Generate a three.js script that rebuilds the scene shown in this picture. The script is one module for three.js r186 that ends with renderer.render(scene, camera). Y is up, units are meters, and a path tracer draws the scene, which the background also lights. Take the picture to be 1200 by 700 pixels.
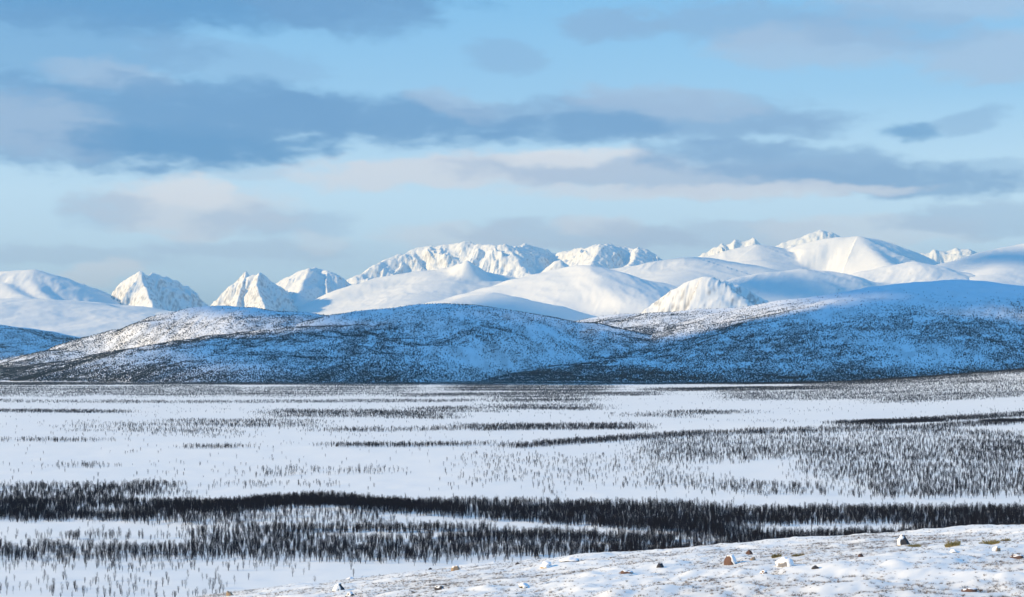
import * as THREE from 'three';
import { mergeGeometries, mergeVertices, toCreasedNormals } from 'three/addons/utils/BufferGeometryUtils.js';

// ---------------------------------------------------------------- camera, sky, sun, exposure
const scene = new THREE.Scene();
const EYE = 68.7;                                   // metres above the valley floor
const LENS = 2240, HORIZON = 425, MID = [600, 350]; // survey numbers of the photograph: focal length, horizon line, middle
const camera = new THREE.PerspectiveCamera((2 * Math.atan(MID[1] / LENS) * 180) / Math.PI, 1200 / 700, 0.5, 150000);
camera.position.set(0, EYE, 0);
camera.rotation.x = Math.atan((HORIZON - MID[1]) / LENS);

const renderer = new THREE.WebGLRenderer({ antialias: true });
renderer.toneMapping = THREE.LinearToneMapping;
renderer.toneMappingExposure = 1.32;
renderer.shadowMap.enabled = true;

const SUN_UP = 20, SUN_BEHIND = 13;                 // degrees: height, and how far behind the shoulder; it stands to the left
const rad = Math.PI / 180;
const toSun = new THREE.Vector3(-Math.cos(SUN_UP * rad) * Math.cos(SUN_BEHIND * rad), Math.sin(SUN_UP * rad), Math.cos(SUN_UP * rad) * Math.sin(SUN_BEHIND * rad));
const sun = new THREE.DirectionalLight(new THREE.Color().setRGB(1, 0.735, 0.38), 5);
sun.position.copy(toSun).multiplyScalar(60000);
sun.shadow.radius = 4; sun.castShadow = true;
Object.assign(sun.shadow.camera, { left: -30000, right: 30000, top: 30000, bottom: -30000, near: 10, far: 150000 });
sun.shadow.mapSize.set(4096, 4096);
sun.name = 'sun'; scene.add(sun); scene.add(sun.target);

scene.fog = new THREE.FogExp2(new THREE.Color().setRGB(0.45, 0.76, 1), 1.6e-5);

// ---------------------------------------------------------------- numbers, noise
function rng(seed) { let s = seed | 0; return () => { s = (s + 0x6d2b79f5) | 0; let t = Math.imul(s ^ (s >>> 15), 1 | s); t = (t + Math.imul(t ^ (t >>> 7), 61 | t)) ^ t; return ((t ^ (t >>> 14)) >>> 0) / 4294967296; }; }
const PERM = new Uint8Array(512), GX = new Float32Array(256), GY = new Float32Array(256);
{ const r = rng(77), p = Array.from({ length: 256 }, (_, i) => i); for (let i = 255; i > 0; i--) { const j = (r() * (i + 1)) | 0; [p[i], p[j]] = [p[j], p[i]]; } for (let i = 0; i < 512; i++) PERM[i] = p[i & 255]; for (let i = 0; i < 256; i++) { const a = r() * 6.2832; GX[i] = Math.cos(a); GY[i] = Math.sin(a); } }
function noise(x, y) {                               // gradient noise, about -1 .. 1
  const xf = Math.floor(x), yf = Math.floor(y), u = x - xf, v = y - yf, X = xf & 255, Y = yf & 255;
  const a = PERM[PERM[X] + Y], b = PERM[PERM[(X + 1) & 255] + Y], c = PERM[PERM[X] + ((Y + 1) & 255)], d = PERM[PERM[(X + 1) & 255] + ((Y + 1) & 255)];
  const s = u * u * u * (u * (u * 6 - 15) + 10), t = v * v * v * (v * (v * 6 - 15) + 10);
  const n0 = GX[a] * u + GY[a] * v, n1 = GX[b] * (u - 1) + GY[b] * v, n2 = GX[c] * u + GY[c] * (v - 1), n3 = GX[d] * (u - 1) + GY[d] * (v - 1);
  return 1.5 * (n0 + s * (n1 - n0) + t * (n2 + s * (n3 - n2) - n0 - s * (n1 - n0)));
}
function fbm(x, y, n = 4, g = 0.5) { let a = 1, s = 0, w = 0; for (let i = 0; i < n; i++) { s += a * noise(x + i * 17.3, y - i * 9.1); w += a; a *= g; x *= 2.03; y *= 2.03; } return s / w; }
function ridged(x, y, n = 4) { let a = 1, s = 0, w = 0; for (let i = 0; i < n; i++) { s += a * (1 - 2 * Math.abs(noise(x + i * 31.7, y + i * 11.9))); w += a; a *= 0.5; x *= 2.07; y *= 2.07; } return s / w; }
const clamp = (x, a = 0, b = 1) => Math.min(b, Math.max(a, x)), smooth = (a, b, x) => { const t = clamp((x - a) / (b - a)); return t * t * (3 - 2 * t); }, mix = (a, b, t) => a + (b - a) * t;
// what the surveyor saw: column and row of the photograph <-> bearing (x / distance) and rise (height / distance)
const bearing = (px) => (px - 600) / LENS, rise = (py) => (HORIZON - py) / LENS;
const sight = (px, py, dist) => new THREE.Vector3(bearing(px) * dist, EYE + rise(py) * dist, -dist);

// ---------------------------------------------------------------- the sky: air and clouds
{
  const W = 4096, H = 4096, data = new Float32Array(W * H * 4);
  const stops = [[0, 0.64, 0.80, 0.89], [2.5, 0.64, 0.80, 0.90], [5, 0.58, 0.78, 0.91], [8, 0.31, 0.565, 0.80], [11, 0.195, 0.465, 0.75], [20, 0.10, 0.36, 0.70], [45, 0.03, 0.27, 0.68], [90, 0.02, 0.22, 0.64]].map((q) => [q[0], q[1] * 0.9, q[2] * 0.9, q[3] * 0.9]);
  const air = (el, out) => { let i = 0; while (i < stops.length - 2 && el > stops[i + 1][0]) i++; const a = stops[i], b = stops[i + 1], t = clamp((el - a[0]) / (b[0] - a[0])); for (let c = 0; c < 3; c++) out[c] = mix(a[c + 1], b[c + 1], t); };
  const PALE = [0.72, 0.72, 0.73], PINK = [0.41, 0.49, 0.61], GREY = [0.2, 0.345, 0.54], DARK = [0.085, 0.245, 0.47], VEIL = [0.33, 0.44, 0.59], SLATE = [0.125, 0.28, 0.495], PEARL = [0.63, 0.65, 0.69];
  // clouds: middle column and row, half width, half height, tilt (rows per column), density, colour
  const clouds = [
    [170, -2, 380, 50, -0.02, 0.95, DARK], [60, 66, 200, 50, 0, 0.6, SLATE], [400, 14, 120, 36, 0.05, 0.85, SLATE], [270, 78, 120, 26, 0.1, 0.4, GREY],
    [110, 152, 270, 56, 0.04, 1.0, SLATE], [40, 155, 110, 40, 0.1, 0.8, VEIL], [140, 98, 90, 18, 0.1, 0.7, VEIL], [230, 172, 170, 24, 0.02, 0.9, DARK], [270, 130, 170, 36, 0.06, 0.9, SLATE],
    [430, 140, 220, 30, 0.05, 1.0, SLATE], [545, 126, 60, 18, 0.2, 0.7, VEIL], [770, 140, 230, 30, 0.03, 0.95, GREY], [680, 150, 120, 18, 0, 0.8, SLATE], [790, 122, 120, 20, 0.08, 0.75, VEIL], [930, 152, 70, 12, 0.1, 0.5, GREY],
    [560, 200, 240, 22, -0.03, 1.0, PEARL], [800, 206, 270, 26, 0.03, 1.0, PINK], [960, 200, 200, 26, 0.08, 0.9, GREY], [1050, 218, 150, 20, 0.06, 0.9, GREY], [670, 184, 90, 12, -0.02, 0.8, PALE], [1165, 212, 80, 20, 0.05, 0.5, GREY], [820, 226, 260, 9, 0, 0.8, PEARL], [850, 178, 90, 12, 0.05, 0.7, GREY],
    [225, 250, 135, 34, 0.02, 0.95, PEARL], [225, 230, 62, 22, 0, 0.8, PALE], [320, 262, 100, 20, 0, 0.5, VEIL], [130, 252, 60, 24, 0, 0.5, VEIL], [300, 208, 40, 8, 0, 0.4, PINK],
    [708, 33, 62, 20, 0.05, 0.8, GREY], [880, 34, 150, 28, 0.08, 0.75, GREY], [950, 62, 130, 28, 0.05, 0.75, VEIL], [1120, 10, 170, 34, 0, 0.75, VEIL], [1165, 78, 120, 34, 0, 0.8, VEIL], [590, 68, 56, 20, 0.1, 0.55, GREY], [1030, 40, 120, 30, 0.1, 0.5, GREY],
    [1064, 160, 32, 13, 0.0, 0.85, DARK], [1128, 152, 44, 14, -0.2, 0.6, GREY],
    [530, 280, 100, 20, 0, 0.7, PEARL], [640, 276, 120, 20, 0, 0.75, PINK], [700, 266, 60, 14, 0, 0.75, PEARL], [750, 278, 70, 18, 0.1, 0.7, PINK], [860, 276, 130, 18, 0, 0.6, PINK], [1010, 272, 150, 22, 0, 0.65, PEARL], [1150, 262, 120, 22, 0, 0.65, VEIL], [600, 300, 760, 18, 0, 0.22, PINK],
    [60, 302, 160, 12, 0, 0.4, PINK], [300, 296, 120, 12, 0.0, 0.45, PINK], [375, 285, 36, 12, 0, 0.5, PEARL], [126, 324, 44, 20, -0.2, 0.85, PALE],
  ];
  const c = [0, 0, 0], inv = 180 / Math.PI;
  for (let row = 0; row < H; row++) {
    const el = ((row + 0.5) / H - 0.5) * 180, e = el / inv;
    for (let col = 0; col < W; col++) {
      const az = ((col + 0.5) / W - 0.5) * 2 * Math.PI, o = (row * W + col) * 4;
      air(Math.max(0, el), c);
      if (el > -0.2) {
        let b = az + Math.PI / 2; if (b > Math.PI) b -= 2 * Math.PI; if (b < -Math.PI) b += 2 * Math.PI;   // bearing from the line of sight
        const px = 600 + LENS * b, py = HORIZON - LENS * e;
        const inFrame = (1 - smooth(620, 900, Math.abs(px - 600))) * smooth(-180, -40, py);
        if (inFrame > 0) {
          const wx = px + 32 * fbm(px / 90, py / 34 + 5, 5, 0.62), wy = py + 12 * fbm(px / 70 + 40, py / 26, 5, 0.62);
          const fine = fbm(wx / 52, wy / 20, 6, 0.66), streak = fbm(wx / 110 + 9, wy / 13 + 3, 5, 0.62);
          for (const k of clouds) {
            const X = (wx - k[0]) / k[2], Y = (wy - k[1] - k[4] * (wx - k[0])) / k[3], q = X * X + Y * Y;
            if (q > 1.6) continue;
            const body = 1 - q, dens = clamp(smooth(-0.35, 0.7, body + 0.8 * fine + 0.45 * streak) * k[5] * inFrame);
            for (let i = 0; i < 3; i++) c[i] = mix(c[i], k[6][i], dens * 0.92);
          }
        }
        if (inFrame < 1) {                                                       // the same broken cloud goes on all round
          const low = Math.max(0.05, Math.sin(e)), cx = Math.cos(az) / low, cz = Math.sin(az) / low, s = 1.1;
          const n = fbm(cx * s + 3, cz * s, 5, 0.55), far = smooth(0.5, 4, el);
          const dens = smooth(0.06, 0.45, n) * 0.6 * (1 - inFrame) * far;
          for (let i = 0; i < 3; i++) c[i] = mix(c[i], GREY[i], dens);
        }
      }
      data[o] = c[0]; data[o + 1] = c[1]; data[o + 2] = c[2]; data[o + 3] = 1;
    }
  }
  const t = new THREE.DataTexture(data, W, H, THREE.RGBAFormat, THREE.FloatType);
  t.mapping = THREE.EquirectangularReflectionMapping; t.magFilter = t.minFilter = THREE.LinearFilter; t.needsUpdate = true;
  scene.background = t; scene.environment = t;
}

// ---------------------------------------------------------------- helpers for things
const taken = {};
function numbered(name) { const n = taken[name] = (taken[name] ?? -1) + 1; return n ? `${name}_${String(n).padStart(3, '0')}` : name; }
function put(o, name, { label, category, group, kind } = {}) {
  o.name = numbered(name); scene.add(o);
  for (const [k, v] of Object.entries({ label, category, group, kind })) if (v) o.userData[k] = v;
  o.traverse((m) => { m.castShadow = m.receiveShadow = true; });
  return o;
}
const std = (r, g, b, roughness = 0.9, more = {}) => new THREE.MeshStandardMaterial({ color: new THREE.Color().setRGB(r, g, b), roughness, ...more });
const MAT = {
  snow: new THREE.MeshStandardMaterial({ color: 0xffffff, vertexColors: true, roughness: 0.95 }),
  bark: new THREE.MeshPhysicalMaterial({ color: 0xffffff, vertexColors: true, roughness: 1, specularIntensity: 0.15 }),
};
const SNOW = [0.89, 0.88, 0.83], ROCK = [0.085, 0.1, 0.135];
// a sheet of ground over (bearing, distance): height(x, d) and colour(x, d, height, steepness)
function sheet(cols, dists, height, colour, t0, t1) {
  const n = cols + 1, m = dists.length, pos = new Float32Array(n * m * 3), col = new Float32Array(n * m * 3), idx = new Uint32Array(cols * (m - 1) * 6);
  for (let j = 0, o = 0; j < m; j++) for (let i = 0; i < n; i++, o += 3) { const d = dists[j], x = mix(t0, t1, i / cols) * d; pos[o] = x; pos[o + 1] = height(x, d); pos[o + 2] = -d; }
  for (let j = 0, o = 0; j < m - 1; j++) for (let i = 0; i < cols; i++, o += 6) { const a = j * n + i; idx[o] = a; idx[o + 1] = a + 1; idx[o + 2] = a + n + 1; idx[o + 3] = a; idx[o + 4] = a + n + 1; idx[o + 5] = a + n; }
  const g = new THREE.BufferGeometry();
  g.setAttribute('position', new THREE.BufferAttribute(pos, 3)); g.setIndex(new THREE.BufferAttribute(idx, 1)); g.computeVertexNormals();
  const nor = g.attributes.normal.array;
  for (let o = 0; o < pos.length; o += 3) { const c = colour(pos[o], -pos[o + 2], pos[o + 1], 1 - Math.abs(nor[o + 1]), nor, o); col[o] = c[0]; col[o + 1] = c[1]; col[o + 2] = c[2]; }
  g.setAttribute('color', new THREE.BufferAttribute(col, 3));
  return g;
}
const steps = (a, b, n, power = 1) => Array.from({ length: n + 1 }, (_, i) => a + (b - a) * Math.pow(i / n, power));
const geometric = (a, b, n) => Array.from({ length: n + 1 }, (_, i) => a * Math.pow(b / a, i / n));

// ---------------------------------------------------------------- ridges: a mountain is what falls away from its ridge lines
// ridge: { at: [[column, row, km], ...], slope, round (m), ribs (m), ribLength (m) }
function mountain(ridges, { knit = 30, rough = 12, roughScale = 400 } = {}) {
  for (const r of ridges) {
    r.p = r.at.map(([px, py, km]) => { const v = sight(px, py, km * 1000); return [v.x, -v.z, v.y]; });
  }
  const hs = new Float64Array(ridges.length), rb = new Float64Array(ridges.length);
  return (x, d) => {
    let top = -1e9, ribLen = 500;
    ridges.forEach((r, n) => {
      let sum = 0, all = 0, br = 1e9;
      const slope = r.slope ?? 0.4, round = r.round ?? 150;
      for (let i = 0; i < r.p.length - 1; i++) {
        const [ax, ad, ah] = r.p[i], [bx, bd, bh] = r.p[i + 1], dx = bx - ax, dd = bd - ad, L = dx * dx + dd * dd, u = clamp(((x - ax) * dx + (d - ad) * dd) / L);
        const q = Math.hypot(x - ax - u * dx, d - ad - u * dd), side = dx * (d - ad) - dd * (x - ax) > 0 ? 1 : -1;
        const sl = slope * (side > 0 ? r.back ?? 1 : r.front ?? 1), h = ah + u * (bh - ah) - sl * (Math.sqrt(q * q + round * round) - round);
        if (q < br) { const k = Math.exp((q - br) / 45); sum *= k; all *= k; br = q; }   // the crest is followed: nearest stretches count most
        const w = Math.exp((br - q) / 45); sum += w * h; all += w;
      }
      hs[n] = sum / all; top = Math.max(top, hs[n]);
      const len = r.ribLength ?? 500;
      rb[n] = r.ribs ? r.ribs * smooth(0, len * 0.9, br) : 0; if (n === 0) ribLen = len;
    });
    let w = 0, rib = 0;
    for (let n = 0; n < hs.length; n++) { const e = Math.exp((hs[n] - top) / knit); w += e; rib += e * rb[n]; }
    const bend = 0.6 * noise(x / ribLen / 2.3, d / ribLen / 2.3);
    return top + knit * Math.log(w) * 0.6 + (rib / w) * ridged(x / ribLen + bend, d / (ribLen * 2.6) + bend, 4) + rough * fbm(x / roughScale, d / roughScale, 6, 0.58);
  };
}
// mask of bare rock: steep, wind-swept and broken
const rocky = (amount, scale = 90) => (x, d, h, steep) => {
  const n = fbm(x / scale, (d * 0.6 + h * 1.5) / scale, 4, 0.6), k = 0.62 * smooth(0.02, 0.2, steep * 1.1 * amount + 0.3 * n + 0.12 * noise(x / 35, (d + h * 2) / 45) - 0.15);
  const m = 1 + 0.03 * fbm(x / 300, d / 300, 3);
  return [mix(SNOW[0] * m, ROCK[0], k), mix(SNOW[1] * m, ROCK[1], k), mix(SNOW[2] * m, ROCK[2], k)];
};
function range(name, cols, dists, t0, t1, height, colour) {
  return put(new THREE.Mesh(sheet(cols, dists, height, colour, bearing(t0), bearing(t1)), MAT.snow), name, { kind: 'structure' });
}

// farthest peaks
const far1 = mountain([{ at: [[805, 306, 40], [825, 297, 40], [838, 289, 40], [846, 284, 40], [853, 287, 40], [862, 280, 40], [872, 283, 40], [884, 278, 40], [897, 290, 40], [910, 300, 40]], slope: 0.9, round: 15, ribs: 110, ribLength: 260 }], { rough: 70, roughScale: 260 });
range('mountain', 150, steps(38000, 41500, 110), 780, 940, far1, rocky(0.3));
const far2 = mountain([{ at: [[895, 296, 42], [918, 284, 42], [935, 279, 42], [950, 273, 42], [962, 269, 42], [975, 272, 42], [990, 278, 42], [1010, 285, 42], [1040, 300, 42]], slope: 0.8, round: 20, ribs: 100, ribLength: 300 }], { rough: 55, roughScale: 300 });
range('mountain', 150, steps(40000, 43500, 110), 870, 1060, far2, rocky(0.3));
const far3 = mountain([{ at: [[1040, 310, 40], [1062, 301, 40], [1080, 297, 40], [1095, 293, 40], [1108, 295, 40], [1122, 290, 40], [1135, 291, 40], [1150, 298, 40], [1180, 310, 40]], slope: 0.8, round: 20, ribs: 110, ribLength: 260 }], { rough: 60, roughScale: 260 });
range('mountain', 150, steps(38000, 41500, 110), 1020, 1200, far3, rocky(0.3));
// the great massif with its head in cloud
const massif = mountain([
  { at: [[330, 376, 27], [352, 364, 27.3], [380, 350, 28], [405, 335, 28.6], [422, 322, 29], [438, 311, 29.3], [455, 303, 29.6], [470, 296, 29.8], [486, 291, 30], [505, 287, 30], [545, 285, 29.9], [575, 286, 29.7], [592, 288, 29.6]], slope: 0.75, round: 40, ribs: 120, ribLength: 360 },
  { at: [[592, 288, 29.6], [604, 300, 29.2], [612, 312, 28.8], [622, 322, 28.5]], slope: 0.8, round: 30, ribs: 60, ribLength: 300 },
  { at: [[592, 288, 29.6], [600, 290, 30.6], [620, 288, 31.8], [640, 290, 32], [650, 297, 32], [668, 293, 31.8], [690, 290, 31.2], [703, 286, 30.6], [716, 287, 31], [735, 289, 31.2], [750, 291, 31], [761, 299, 31.4], [768, 307, 31.8], [785, 318, 32.2]], slope: 0.85, round: 40, ribs: 130, ribLength: 400 },
  { at: [[703, 286, 30.6], [698, 300, 30], [690, 315, 29.3]], slope: 0.8, round: 30, ribs: 60, ribLength: 300 },
  { at: [[748, 291, 31], [744, 302, 30.2], [738, 312, 29.6]], slope: 0.8, round: 30, ribs: 50, ribLength: 300 },
], { knit: 16, rough: 85, roughScale: 330 });
range('mountain', 540, steps(26500, 33500, 220), 310, 800, massif, rocky(0.4, 70));
// snow shoulder in front of the massif, with its dark knoll
const shoulder = mountain([
  { at: [[330, 380, 24], [352, 368, 24.3], [385, 352, 25], [420, 334, 25.6], [450, 325, 26], [490, 320, 26.2], [530, 318, 26.4], [580, 324, 26.4], [640, 332, 26.4]], slope: 0.28, round: 500, back: 2.5, ribs: 40, ribLength: 900 },
  { at: [[500, 324, 25.8], [520, 315, 25.9], [538, 308, 25.8], [547, 305, 25.6], [557, 313, 26.3], [568, 322, 26.8], [585, 332, 27.2]], slope: 1.0, round: 30, ribs: 45, ribLength: 220 },
  { at: [[530, 318, 26.2], [520, 330, 25], [505, 342, 24], [495, 352, 23]], slope: 0.25, round: 300, ribs: 25, ribLength: 500 },
], { knit: 60, rough: 30, roughScale: 900 });
range('mountain', 440, steps(20500, 29000, 130), 240, 780, shoulder, rocky(0.2));
// rocky little horn behind the dome
const horn = mountain([{ at: [[632, 322, 24.5], [642, 312, 24.5], [650, 305, 24.5], [657, 303, 24.5], [664, 309, 24.5], [674, 318, 24.5]], slope: 0.7, round: 30, ribs: 40, ribLength: 200 }], { rough: 15, roughScale: 200 });
range('mountain', 90, steps(23500, 25300, 50), 615, 690, horn, rocky(0.6, 60));
// the twin peaks
const twinA = mountain([
  { at: [[250, 368, 25.9], [264, 356, 25.5], [271, 346, 25.3], [278, 334, 25.1], [284, 323, 24.9], [288, 318, 24.8], [297, 319, 24.7], [304, 319, 24.7], [311, 326, 25.2], [322, 334, 25.8], [335, 341, 26.4], [352, 352, 27]], slope: 1.0, round: 20, back: 1.6, ribs: 60, ribLength: 240 },
  { at: [[304, 319, 24.7], [300, 333, 24.3], [306, 348, 23.9], [312, 364, 23.5]], slope: 1.2, round: 20, ribs: 25, ribLength: 300 },
  { at: [[288, 318, 24.8], [282, 338, 24.4], [277, 356, 24]], slope: 1.5, round: 15, ribs: 40, ribLength: 200 },
], { knit: 12, rough: 50, roughScale: 220 });
range('mountain', 220, steps(22800, 27500, 180), 225, 390, twinA, rocky(0.5, 55));
const twinB = mountain([
  { at: [[305, 348, 28.4], [325, 333, 28], [337, 325, 27.7], [350, 318, 27.4], [362, 315, 27], [368, 314, 27.4], [378, 315, 27.6], [383, 317, 27.2], [389, 325, 27.8], [396, 328, 28], [404, 336, 28.4], [420, 350, 28.8]], slope: 0.75, round: 40, ribs: 50, ribLength: 300 },
  { at: [[362, 315, 27], [357, 328, 26.5], [350, 344, 25.9], [345, 358, 25.2]], slope: 0.75, round: 30, ribs: 20, ribLength: 300 },
  { at: [[383, 317, 27.2], [382, 332, 26.7], [384, 347, 26.2]], slope: 1.4, round: 15, ribs: 30, ribLength: 200 },
], { knit: 12, rough: 42, roughScale: 240 });
range('mountain', 200, steps(25000, 29500, 150), 280, 460, twinB, rocky(0.5, 70));
// left: the flat-topped mountain and the cliffed dome
const leftA = mountain([
  { at: [[-160, 332, 25], [-90, 318, 24], [-40, 318, 23], [0, 318, 22.6], [20, 317, 22.4], [36, 317, 22.3], [46, 319, 22.8], [60, 323, 23.4], [78, 332, 24.2], [98, 341, 25], [120, 347, 25.6], [150, 350, 26], [200, 362, 26.5]], slope: 0.42, round: 120, ribs: 35, ribLength: 500 },
  { at: [[36, 317, 22.3], [38, 330, 21.8], [48, 344, 21.3], [66, 356, 20.8]], slope: 0.45, round: 60, ribs: 25, ribLength: 400 },
  { at: [[-40, 318, 23], [-20, 330, 22.2], [6, 334, 21.6], [24, 346, 21]], slope: 0.4, round: 60, ribs: 20, ribLength: 400 },
], { knit: 30, rough: 22, roughScale: 600 });
range('mountain', 300, steps(19500, 27500, 130), -190, 260, leftA, rocky(0.2));
const leftB = mountain([
  { at: [[112, 366, 24], [130, 356, 23.6], [142, 345, 23.2], [150, 331, 22.9], [157, 322, 22.6], [165, 319, 22.5], [178, 320, 22.7], [194, 324, 23], [206, 329, 23.2], [216, 334, 23.4], [224, 342, 23.6], [231, 351, 23.8], [238, 361, 24], [246, 374, 24.3]], slope: 1.1, round: 30, back: 2, ribs: 80, ribLength: 220 },
  { at: [[163, 319, 22.5], [170, 336, 22.2], [176, 352, 21.9], [182, 366, 21.6]], slope: 1.2, round: 20, ribs: 40, ribLength: 200 },
], { knit: 12, rough: 45, roughScale: 220 });
range('mountain', 240, steps(21000, 25600, 180), 70, 310, leftB, rocky(0.45, 50));
const leftPlain = mountain([
  { at: [[-150, 352, 19], [-60, 350, 19], [20, 350, 19], [60, 352, 19.5], [110, 354, 20], [160, 359, 20], [210, 366, 20], [260, 378, 20]], slope: 0.13, round: 300, ribs: 25, ribLength: 900 },
], { rough: 16, roughScale: 500 });
range('mountain', 280, steps(12500, 22500, 110), -200, 360, leftPlain, rocky(0.7, 160));
// the white domes
const dome1 = mountain([
  { at: [[470, 366, 20.4], [510, 353, 20.5], [545, 344, 20.6], [575, 336, 20.7], [602, 327, 20.8], [630, 321, 20.9], [655, 315, 21], [676, 311, 21], [690, 311, 21], [702, 314, 21], [725, 321, 21], [765, 331, 21], [810, 345, 21]], slope: 0.2, round: 900, back: 2.5, ribs: 35, ribLength: 1100 },
  { at: [[534, 352, 18.5], [555, 346, 18.3], [578, 343, 18.2], [600, 347, 18], [622, 352, 17.8], [650, 358, 17.6]], slope: 0.35, round: 100, ribs: 20, ribLength: 300 },
], { knit: 40, rough: 16, roughScale: 700 });
range('mountain', 420, steps(14800, 23500, 130), 380, 920, dome1, rocky(0.2));
const dome2 = mountain([
  { at: [[690, 322, 27], [715, 316, 27], [740, 312, 27], [770, 308, 27], [790, 305, 26.6], [803, 303, 26.4], [816, 303, 26.5], [845, 309, 27.4], [870, 315, 28.2], [900, 324, 29]], slope: 0.26, round: 350, back: 2, ribs: 30, ribLength: 700 },
  { at: [[812, 303, 26.5], [806, 316, 25.2], [796, 326, 24], [780, 336, 22.5]], slope: 0.22, round: 300, ribs: 20, ribLength: 700 },
], { knit: 40, rough: 14, roughScale: 800 });
range('mountain', 340, steps(20500, 29500, 110), 600, 1010, dome2, rocky(0.12));
const dome3 = mountain([
  { at: [[825, 316, 30.6], [843, 304, 30.2], [858, 298, 29.8], [874, 291, 29.4], [888, 288, 29.2], [904, 288, 29.8], [918, 291, 30.2], [932, 289, 30], [950, 284, 29.6], [970, 280, 29.2], [986, 278, 28.9], [1006, 278, 28.7], [1018, 279, 29.6], [1034, 284, 30.6], [1050, 292, 31.6], [1070, 302, 32.6], [1095, 311, 33.4], [1130, 322, 34]], slope: 0.5, round: 160, back: 2, ribs: 45, ribLength: 700 },
  { at: [[1006, 278, 28.7], [1024, 294, 27.8], [1040, 308, 27], [1055, 322, 26]], slope: 0.6, round: 120, ribs: 20, ribLength: 600 },
  { at: [[888, 288, 29.2], [893, 305, 28], [905, 318, 27]], slope: 0.3, round: 200, ribs: 25, ribLength: 600 },
], { knit: 40, rough: 18, roughScale: 700 });
range('mountain', 420, steps(23800, 35500, 180), 740, 1260, dome3, rocky(0.22));
const bench = mountain([
  { at: [[800, 346, 20], [835, 334, 20], [865, 325, 20], [900, 319, 20], [938, 316, 20], [968, 318, 20], [1000, 324, 20], [1035, 333, 20], [1070, 345, 20]], slope: 0.3, round: 350, ribs: 40, ribLength: 500 },
  { at: [[980, 328, 21], [1010, 318, 21], [1040, 312, 21], [1070, 307, 21], [1095, 311, 21], [1130, 320, 21], [1165, 331, 21], [1200, 342, 21]], slope: 0.28, round: 300, ribs: 30, ribLength: 600 },
], { knit: 40, rough: 18, roughScale: 500 });
range('mountain', 420, steps(16000, 23000, 110), 700, 1330, bench, rocky(0.75, 70));
const crag = mountain([
  { at: [[770, 364, 17.2], [787, 353, 17.1], [801, 338, 17], [814, 328, 16.9], [826, 324, 16.8], [836, 328, 17.1], [850, 337, 17.5], [872, 350, 18], [900, 366, 18.6]], slope: 0.55, round: 150, back: 2.4, ribs: 34, ribLength: 260 },
], { rough: 16, roughScale: 260 });
range('mountain', 260, steps(14500, 20000, 100), 690, 1010, crag, rocky(0.85, 40));
const rightA = mountain([
  { at: [[1060, 322, 23], [1085, 314, 23], [1110, 308, 23], [1132, 302, 23], [1150, 296, 23], [1160, 294, 23], [1180, 291, 23], [1205, 287, 23], [1260, 282, 23], [1330, 300, 23]], slope: 0.3, round: 250, ribs: 35, ribLength: 600 },
  { at: [[1205, 287, 23], [1190, 305, 21.5], [1165, 322, 20.3], [1150, 340, 19]], slope: 0.3, round: 200, ribs: 20, ribLength: 500 },
], { knit: 40, rough: 16, roughScale: 500 });
range('mountain', 300, steps(17500, 25500, 110), 980, 1400, rightA, rocky(0.6, 80));

// ---------------------------------------------------------------- the wooded hills
const hillL = mountain([
  { at: [[-160, 402, 11], [-60, 385, 11], [0, 381, 11], [30, 384, 11], [60, 389, 11], [90, 395, 11], [115, 401, 11], [150, 412, 11]], slope: 0.13, round: 250, ribs: 22, ribLength: 400 },
], { rough: 9, roughScale: 250 });
const hill1 = mountain([
  { at: [[20, 424, 9.2], [62, 411, 9.2], [100, 400, 9.3], [140, 387, 9.4], [170, 377, 9.4], [200, 367, 9.5], [228, 361, 9.5], [262, 359, 9.5], [300, 361, 9.5], [330, 366, 9.5], [355, 371, 9.6], [385, 372, 9.6], [415, 368, 9.6], [450, 362, 9.6]], slope: 0.2, round: 350, ribs: 18, ribLength: 320, front: 0.9 },
  { at: [[140, 434, 7.8], [175, 424, 8], [205, 413, 8.1], [238, 403, 8.2], [272, 398, 8.3], [310, 400, 8.35], [360, 398, 8.4], [410, 388, 8.5], [440, 377, 8.6]], slope: 0.2, round: 150, ribs: 8, ribLength: 300 },
], { knit: 14, rough: 7, roughScale: 220 });
const hill2 = mountain([
  { at: [[400, 384, 8.5], [430, 370, 8.6], [458, 361, 8.7], [490, 357, 8.7], [522, 356, 8.7], [560, 359, 8.7], [600, 365, 8.7], [640, 371, 8.7], [680, 378, 8.7], [720, 386, 8.6], [770, 398, 8.5], [840, 412, 8.2], [900, 424, 8]], slope: 0.18, round: 400, ribs: 20, ribLength: 420, front: 1 },
], { rough: 7, roughScale: 220 });
const hill3 = mountain([
  { at: [[650, 384, 10.5], [690, 376, 10.5], [735, 370, 10.4], [770, 369, 10.3], [800, 370, 10.2], [835, 365, 10], [868, 363, 10], [895, 358, 10], [912, 353, 10], [928, 351, 10], [945, 355, 10], [975, 356, 9.9], [1010, 357, 9.8]], slope: 0.14, round: 250, ribs: 14, ribLength: 400 },
  { at: [[868, 363, 10], [850, 382, 9], [830, 400, 8.4], [815, 418, 7.8]], slope: 0.13, round: 250, ribs: 10, ribLength: 300 },
], { rough: 7, roughScale: 260 });
const hill4 = mountain([
  { at: [[930, 366, 9.6], [960, 357, 9.4], [990, 350, 9.3], [1022, 344, 9.2], [1058, 337, 9.1], [1088, 332, 9], [1120, 329, 9], [1150, 330, 9], [1180, 335, 9], [1210, 341, 9], [1260, 355, 9], [1340, 380, 9]], slope: 0.21, round: 350, ribs: 20, ribLength: 420 },
  { at: [[1088, 332, 9], [1060, 362, 8.4], [1030, 390, 7.9], [1000, 415, 7.4]], slope: 0.17, round: 200, ribs: 10, ribLength: 300 },
], { knit: 20, rough: 8, roughScale: 240 });
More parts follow.
